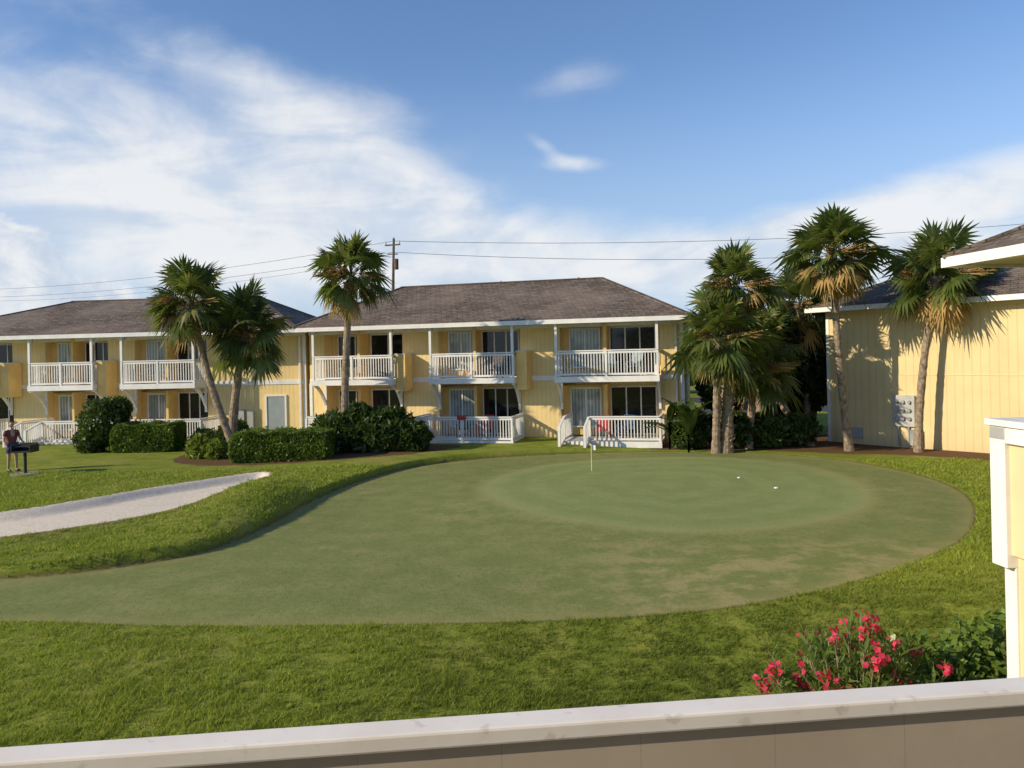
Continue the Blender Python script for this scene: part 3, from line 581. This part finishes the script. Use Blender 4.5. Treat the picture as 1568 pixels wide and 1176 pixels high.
# ------------------------------------------------------------ person beside the grill
def skin(name,verts,edges,radii,m_,parent,root=0):
    me=bpy.data.meshes.new(name); me.from_pydata([tuple(v_) for v_ in verts],edges,[]); me.update(); me.materials.append(m_)
    o=bpy.data.objects.new(name,me); link(o,parent)
    md=o.modifiers.new('skin','SKIN'); md.use_smooth_shade=True
    for i,r_ in enumerate(radii):
        sv=me.skin_vertices[0].data[i]; sv.radius=(r_,r_) if not isinstance(r_,tuple) else r_; sv.use_root=(i==root)
    sd=o.modifiers.new('sub','SUBSURF'); sd.levels=1; sd.render_levels=2
    return o
def person(name,loc,rz,shirt,shorts,skn,hair):
    e=empty(name,loc,rz)
    J=dict(pel=(0,0,.93),waist=(0,0,1.08),chest=(0,-.01,1.28),neck=(0,0,1.46),head0=(0,-.01,1.54),
      hipL=(-.10,0,.90),kneL=(-.11,-.03,.50),ankL=(-.12,.02,.09),toeL=(-.13,-.15,.04),hipR=(.10,0,.90),kneR=(.12,-.05,.50),ankR=(.14,-.02,.09),toeR=(.16,-.19,.04),
      shL=(-.19,0,1.39),elL=(-.26,-.02,1.12),wrL=(-.25,-.16,.92),haL=(-.25,-.22,.87),shR=(.19,0,1.39),elR=(.27,-.06,1.13),wrR=(.22,-.28,1.05),haR=(.21,-.36,1.04))
    R=dict(pel=.125,waist=.115,chest=.135,neck=.055,head0=.05,hipL=.09,kneL=.058,ankL=.038,toeL=.035,hipR=.09,kneR=.058,ankR=.038,toeR=.035,shL=.06,elL=.04,wrL=.026,haL=.035,shR=.06,elR=.04,wrR=.026,haR=.035)
    K=list(J); E=[('pel','waist'),('waist','chest'),('chest','neck'),('neck','head0'),('pel','hipL'),('hipL','kneL'),('kneL','ankL'),('ankL','toeL'),('pel','hipR'),('hipR','kneR'),('kneR','ankR'),('ankR','toeR'),('chest','shL'),('shL','elL'),('elL','wrL'),('wrL','haL'),('chest','shR'),('shR','elR'),('elR','wrR'),('wrR','haR')]
    skin('body',[J[k] for k in K],[(K.index(a),K.index(b_)) for a,b_ in E],[R[k] for k in K],skn,e)
    def sub(nm,ks,es,grow,m_,ov={}):
        skin(nm,[ov.get(k,J[k]) for k in ks],[(ks.index(a),ks.index(b_)) for a,b_ in es],[R[k]+grow for k in ks],m_,e)
    sub('shirt',['waist','pel','chest','neck','shL','elL','shR','elR'],[('waist','pel'),('waist','chest'),('chest','neck'),('chest','shL'),('shL','elL'),('chest','shR'),('shR','elR')],.022,shirt,{'elL':(-.235,-.01,1.23),'elR':(.24,-.03,1.23),'neck':(0,0,1.42)})
    sub('shorts',['pel','hipL','kneL','hipR','kneR'],[('pel','hipL'),('hipL','kneL'),('pel','hipR'),('hipR','kneR')],.02,shorts,{'kneL':(-.11,-.02,.6),'kneR':(.12,-.035,.6)})
    for sgn,w_,d in ((-1,'haL',Vector((0,-.45,-.9))),(1,'haR',Vector((-.1,-1,-.1)))):
        d.normalize(); sd=Vector((1,0,0)); P=Vector(J[w_])
        for i,l in enumerate((.06,.072,.068,.052)):
            o_=P+sd*(-.026+.018*i); skin('finger',[o_,o_+d*l*.6,o_+d*l+Vector((0,.01,-.02))],[(0,1),(1,2)],[.009,.008,.007],skn,e)
        o_=P-d*.03-sd*sgn*.03; skin('thumb',[o_,o_+(d-sd*sgn*.7).normalized()*.035,o_+(d-sd*sgn*.3).normalized()*.06],[(0,1),(1,2)],[.011,.010,.008],skn,e)
    h=MB(); h.ball((0,-.015,1.635),(.075,.095,.115),18,12,lambda d: 1-.12*max(0,-d.z)); h.ball((0,-.112,1.62),(.012,.018,.02),8,6)
    for s_ in (-1,1): h.ball((s_*.077,0,1.625),(.012,.02,.03),8,6)
    h.obj('head',skn,e,True)
    h=MB(); h.ball((0,.008,1.66),(.083,.10,.105),16,10,lambda d: .8 if (d.y<-.3 and d.z<.35) else 1.); h.obj('hair',hair,e,True)
    h=MB()
    for s_ in (-1,1): h.ball((s_*.028,-.103,1.645),(.009,.006,.006),8,6)
    h.ball((0,-.105,1.585),(.022,.006,.005),8,6); h.obj('eyes_and_mouth',simple('eye_dark',(.08,.03,.03),.4),e,True)
    h=MB()
    for x_,y_ in ((-.125,-.06),(.15,-.10)): h.ball((x_,y_,.045),(.05,.135,.055),12,8)
    h.obj('shoes',M['black'],e,True)
zp=hgt(-17.3,27.3)
person('standing_person',(-17.50,27.3,zp),math.radians(60),simple('maroon_shirt',(.16,.045,.045),.85),M['navy'],simple('skin_tone',(.45,.27,.18),.5,.06),simple('brown_hair',(.05,.03,.02),.6))
# ------------------------------------------------------------ small objects
def flag():
    x0,y0=2.55,25.9; z=hgt(x0,y0); e=empty('golf_flagstick',(x0,y0,z)); k=MB(); k.tube([(0,0,-.05),(0,0,.85)],[.013,.011],8); k.obj('stick',simple('flag_stick_paint',(.75,.7,.3),.5),e)
    k=MB(); 
    for i in range(4):
        k.quad((i*.035,.02*math.sin(i),.68),(i*.035+.035,.02*math.sin(i+1),.68),(i*.035+.035,.02*math.sin(i+1),.84),(i*.035,.02*math.sin(i),.84))
    k.obj('flag',M['white'],e)
flag()
for gxp,gyp,rr in ((6.75,23.6,.05),(7.3,21.9,.065)):
    z=hgt(gxp,gyp); e=empty('golf_hole_marker',(gxp,gyp,z)); k=MB(); k.tube([(0,0,.0),(0,0,.02),(0,0,.03)],[rr,rr,rr*.7],12); k.obj('disc',M['white'],e,True)
e=empty('utility_pole',(-8.95,60,0)); k=MB(); k.tube([(-.35,0,0),(-.15,0,6),(0.1,0,13.1)],[.16,.13,.09],10); k.beam((-.6,.2,12.6),(.6,-.2,12.6),.1,.1); k.beam((-.4,0,11.9),(.4,0,11.9),.08,.08)
k.tube([(.28,-.2,10.7),(.28,-.2,11.5)],[.17,.17],10)
k.obj('pole',M['wood'],e)
k=MB()
for q_ in (-.55,0.1,.55): k.tube([(q_,-q_*.3,12.66),(q_,-q_*.3,13.2 if q_==.1 else 12.9)],[.05,.04],8)
k.obj('insulators',M['metal'],e)
wires=MB()
def wire(a,b_,sag,r_=.022):
    P=[]
    for i in range(25):
        f_=i/24; p=Vector(a).lerp(Vector(b_),f_); p.z-=sag*4*f_*(1-f_); P.append(tuple(p))
    wires.tube(P,[r_]*25,5,False)
for dz,s1 in ((12.9,.9),(12.05,1.2)):
    wire((-8.9,60,dz),(-70,92,dz+.3),1.1,.017); 
    wire((-8.9,60,dz),(48,60,dz-.1+(.9 if dz>12.5 else .3)),s1,.017)
wire((-8.9,60,11.7),(-70,92,12.1),1.3,.013)
wires.obj('power_lines',M['black'])
def car(name,loc,rz,col):
    e=empty(name,loc,rz); prof=[(-2.25,.35),(-2.28,.75),(-2.1,.95),(-1.55,1.0),(-.95,1.45),(.55,1.48),(1.25,1.02),(2.1,.88),(2.28,.65),(2.25,.33)]
    k=MB(); n=len(prof)
    for s_ in (-.88,.88):
        for (x,z) in prof: k.v.append((x,s_*(.82 if z>1.1 else 1),z))
    k.f.append(tuple(range(n))); k.f.append(tuple(range(n,2*n))[::-1])
    for i in range(n): k.f.append((i,i+n,(i+1)%n+n,(i+1)%n))
    k.obj('body',simple('car_paint',col,.25,.03,1,.6),e,bevel=.05)
    k=MB()
    for s_ in (-1,1):
        k.quad((-1.3,s_*.885,1.03),(1.05,s_*.885,1.03),(.5,s_*.735,1.42),(-.9,s_*.735,1.42))
    k.quad((1.3,-.75,1.03),(1.3,.75,1.03),(.66,.66,1.45),(.66,-.66,1.45)); k.quad((-1.62,-.75,1.03),(-1.62,.75,1.03),(-1.02,.66,1.44),(-1.02,-.66,1.44))
    k.obj('windows',M['glass'],e)
    k=MB()
    for x in (-1.4,1.4):
        for s_ in (-1,1): k.tube([(x,s_*.68,.33),(x,s_*.92,.33)],[.33,.33],18)
    k.obj('wheels',M['black'],e)
car('parked_car',(16.2,52,.06),.2,(.7,.71,.72)); car('parked_car',(20.6,54,.06),.1,(.55,.57,.6)); car('parked_car',(25,54,.06),.1,(.1,.12,.2))
k=MB(); k.box(9,60,47,66,.03,.06); k.obj('parking_lot',simple('asphalt',(.055,.055,.058),.9,.2,1.))
z=hgt(-16.6,26.6); e=empty('charcoal_grill',(-16.6,26.6,z)); k=MB(); k.tube([(0,0,-.1),(0,0,.75)],[.05,.05],8); k.box(-.33,.33,-.25,.25,.75,.8); k.box(-.33,-.3,-.25,.25,.8,1.0); k.box(.3,.33,-.25,.25,.8,1.0); k.box(-.3,.3,.22,.25,.8,1.05)
for i in range(9): k.beam((-.3,-.2+i*.05,.95),(.3,-.2+i*.05,.95),.012,.012)
k.beam((-.33,0,.9),(-.5,0,.9),.02,.02); k.obj('firebox',M['black'],e)
k=MB(); k.tube([(0,0,-.05),(0,0,.03)],[.45,.45],16); k.obj('pad',simple('concrete',(.3,.29,.27),.9),e)
def chair(parent_e,x,y,z,rz,m_):
    P=parent_e.matrix_basis@Vector((x,y,z)); e=empty('patio_chair',P,parent_e.rotation_euler[2]+rz); k=MB()
    for a_ in (-.27,.27):
        for b_ in (-.25,.25): k.box(a_-.02,a_+.02,b_-.02,b_+.02,0,.42 if b_<0 else .6)
        k.box(a_-.035,a_+.035,-.3,.27,.6,.63)
        k.box(a_-.02,a_+.02,-.27,-.23,.42,.6)
    for i in range(6): k.box(-.25,.25,-.27+i*.09,-.2+i*.09,.40,.425)
    for i in range(6): k.beam((-.22+i*.088,.24,.42),(-.22+i*.088,.38,1.0),.07,.02)
    k.beam((-.27,.34,.85),(.27,.34,.85),.02,.04); k.obj('frame',m_,e)
bpy.context.view_layer.update()
chair(bB,8.1,-1.2,.3,.4,M['wood']); chair(bB,9.0,-.9,.3,-.3,M['red']); chair(bB,14.3,-1.3,.3,.1,M['red']); chair(bB,15.2,-1.1,.3,-.4,M['navy'])
chair(bB,14.6,-.7,2.94,.3,M['teal']); chair(bB,15.6,-.7,2.94,-.3,M['teal']); chair(bB,9.4,-.6,2.94,-.3,M['wood']); chair(bA,-7.2,-.8,.3,.2,M['wood'])
def towel(pe,x,y,z,w,h,m_):
    P=pe.matrix_basis@Vector((x,y,z)); e=empty('beach_towel',P,pe.rotation_euler[2]); k=MB(); n=10
    for i in range(n):
        a_=-w/2+w*i/n; b_=a_+w/n; f0=.02*math.sin(i*1.1); f1=.02*math.sin((i+1)*1.1)
        k.quad((a_,-.07+f0,-h),(b_,-.07+f1,-h),(b_,-.065,.03),(a_,-.065,.03)); k.quad((a_,-.065,.03),(b_,-.065,.03),(b_,.065,.03),(a_,.065,.03))
    k.obj('cloth',m_,e)
towel(bB,8.35,-2.15,1.33,.4,.12,M['red'])
# ------------------------------------------------------------ light & world
EL=math.radians(25)
sun_dir=Vector((-.94,-.34,0)).normalized()*math.cos(EL)+Vector((0,0,math.sin(EL)))
L=bpy.data.lights.new('sun','SUN'); L.energy=5.0; L.angle=math.radians(.5); L.color=(1,.86,.62)
lo=bpy.data.objects.new('sun',L); link(lo); lo.rotation_euler=sun_dir.to_track_quat('Z','Y').to_euler()
w=bpy.data.worlds.new('World'); sc.world=w; w.use_nodes=True; t=NT(w.node_tree); w.node_tree.nodes.clear()
w.cycles.sampling_method='MANUAL'; w.cycles.sample_map_resolution=256
sky=t.new('ShaderNodeTexSky',sky_type='NISHITA'); sky.sun_disc=False; sky.sun_elevation=EL
sky.sun_rotation=math.atan2(sun_dir.x,sun_dir.y); sky.air_density=1.; sky.dust_density=.2; sky.ozone_density=2.
tc=t.new('ShaderNodeTexCoord').outputs['Generated']; nv=t.new('ShaderNodeVectorMath',operation='NORMALIZE'); t.l.new(tc,nv.inputs[0]); x,y,z=t.sep(nv.outputs[0])
az=t.math('ARCTAN2',x,y); el=t.math('ARCSINE',z); v=t.comb(az,el,0.)
def blob(a,e_,rx,ry,rot,amp,soft=0.):
    mp=t.new('ShaderNodeMapping',vector_type='TEXTURE'); t.l.new(v,mp.inputs[0]); mp.inputs['Location'].default_value=(a,e_,0); mp.inputs['Rotation'].default_value=(0,0,rot); mp.inputs['Scale'].default_value=(rx,ry,1)
    ln=t.new('ShaderNodeVectorMath',operation='LENGTH'); t.l.new(mp.outputs[0],ln.inputs[0])
    return t.mr(ln.outputs['Value'],1.5,soft,0.,amp)
bl=[(-.42,.235,.36,.11,-.12,1.0),(-.17,.235,.24,.045,-.5,.7),(-.30,.14,.42,.08,0,.95),(.14,.105,.30,.06,0,.9),(.49,.16,.30,.04,.14,.95),(.089,.238,.05,.012,-.05,.85),(.05,.258,.035,.01,-.6,.4),(.088,.33,.08,.035,.1,.36),(-.133,.16,.07,.03,0,.5),(.50,.10,.26,.075,0,.85),(-.35,.35,.3,.04,-.25,.42)]
s=None
for q in bl:
    o=blob(*q); s=o if s is None else t.math('ADD',s,o)
s=t.math('MINIMUM',s,1.2)
st=t.new('ShaderNodeMapping'); t.l.new(v,st.inputs[0]); st.inputs['Scale'].default_value=(1,2.8,1); st.inputs['Rotation'].default_value=(0,0,.3)
nA=t.noise(st.outputs[0],4.2,6,.55,.6); nB=t.noise(v,15.,6,.6,.3)
nn=t.math('ADD',t.math('MULTIPLY',nA,.75),t.math('MULTIPLY',nB,.25))
dens=t.math('ADD',s,t.math('MULTIPLY',t.math('SUBTRACT',nn,.5),1.6))
dens=t.math('MULTIPLY',t.mr(dens,.1,1.25),t.mr(s,.02,.3))
cloudcol=t.mix(t.mr(nn,.38,.58),(.66,.74,.85),(.94,.94,.94))
skc=t.new('ShaderNodeVectorMath',operation='MULTIPLY'); t.l.new(sky.outputs[0],skc.inputs[0]); skc.inputs[1].default_value=(.125,.142,.168)
haze=t.mr(el,.38,0.,0.,.78)
skh=t.mix(haze,skc.outputs[0],(.47,.60,.80))
fin=t.mix(t.math('MULTIPLY',dens,.88),skh,cloudcol)
# cumulus bank low on the left
cm=blob(-.60,.085,.17,.085,-.1,1.1); cb=t.math('ADD',cm,t.math('MULTIPLY',t.math('SUBTRACT',t.noise(v,11.,7,.55,.2),.5),1.7))
cc=t.mix(t.mr(nB,.4,.65),(.58,.68,.82),(.88,.90,.92))
fin=t.mix(t.math('MULTIPLY',t.mr(cb,.42,.56),t.mr(cm,.02,.2)),fin,cc)
bg=t.new('ShaderNodeBackground'); t.l.new(fin,bg.inputs[0]); bg.inputs[1].default_value=.97
out=t.new('ShaderNodeOutputWorld'); t.l.new(bg.outputs[0],out.inputs[0])
# ------------------------------------------------------------ camera
cd=bpy.data.cameras.new('camera'); cd.sensor_width=36; cd.lens=36*1200/1568; cd.shift_y=-43/1568; cd.clip_start=.05; cd.clip_end=6000
co=bpy.data.objects.new('camera',cd); link(co); co.matrix_world=Matrix.Translation((0,0,3.9))@Matrix.Rotation(.0225,4,'Y')@Matrix.Rotation(math.radians(90),4,'X')
sc.camera=co
sc.view_settings.view_transform='Standard'; sc.view_settings.look='None'; sc.view_settings.exposure=0
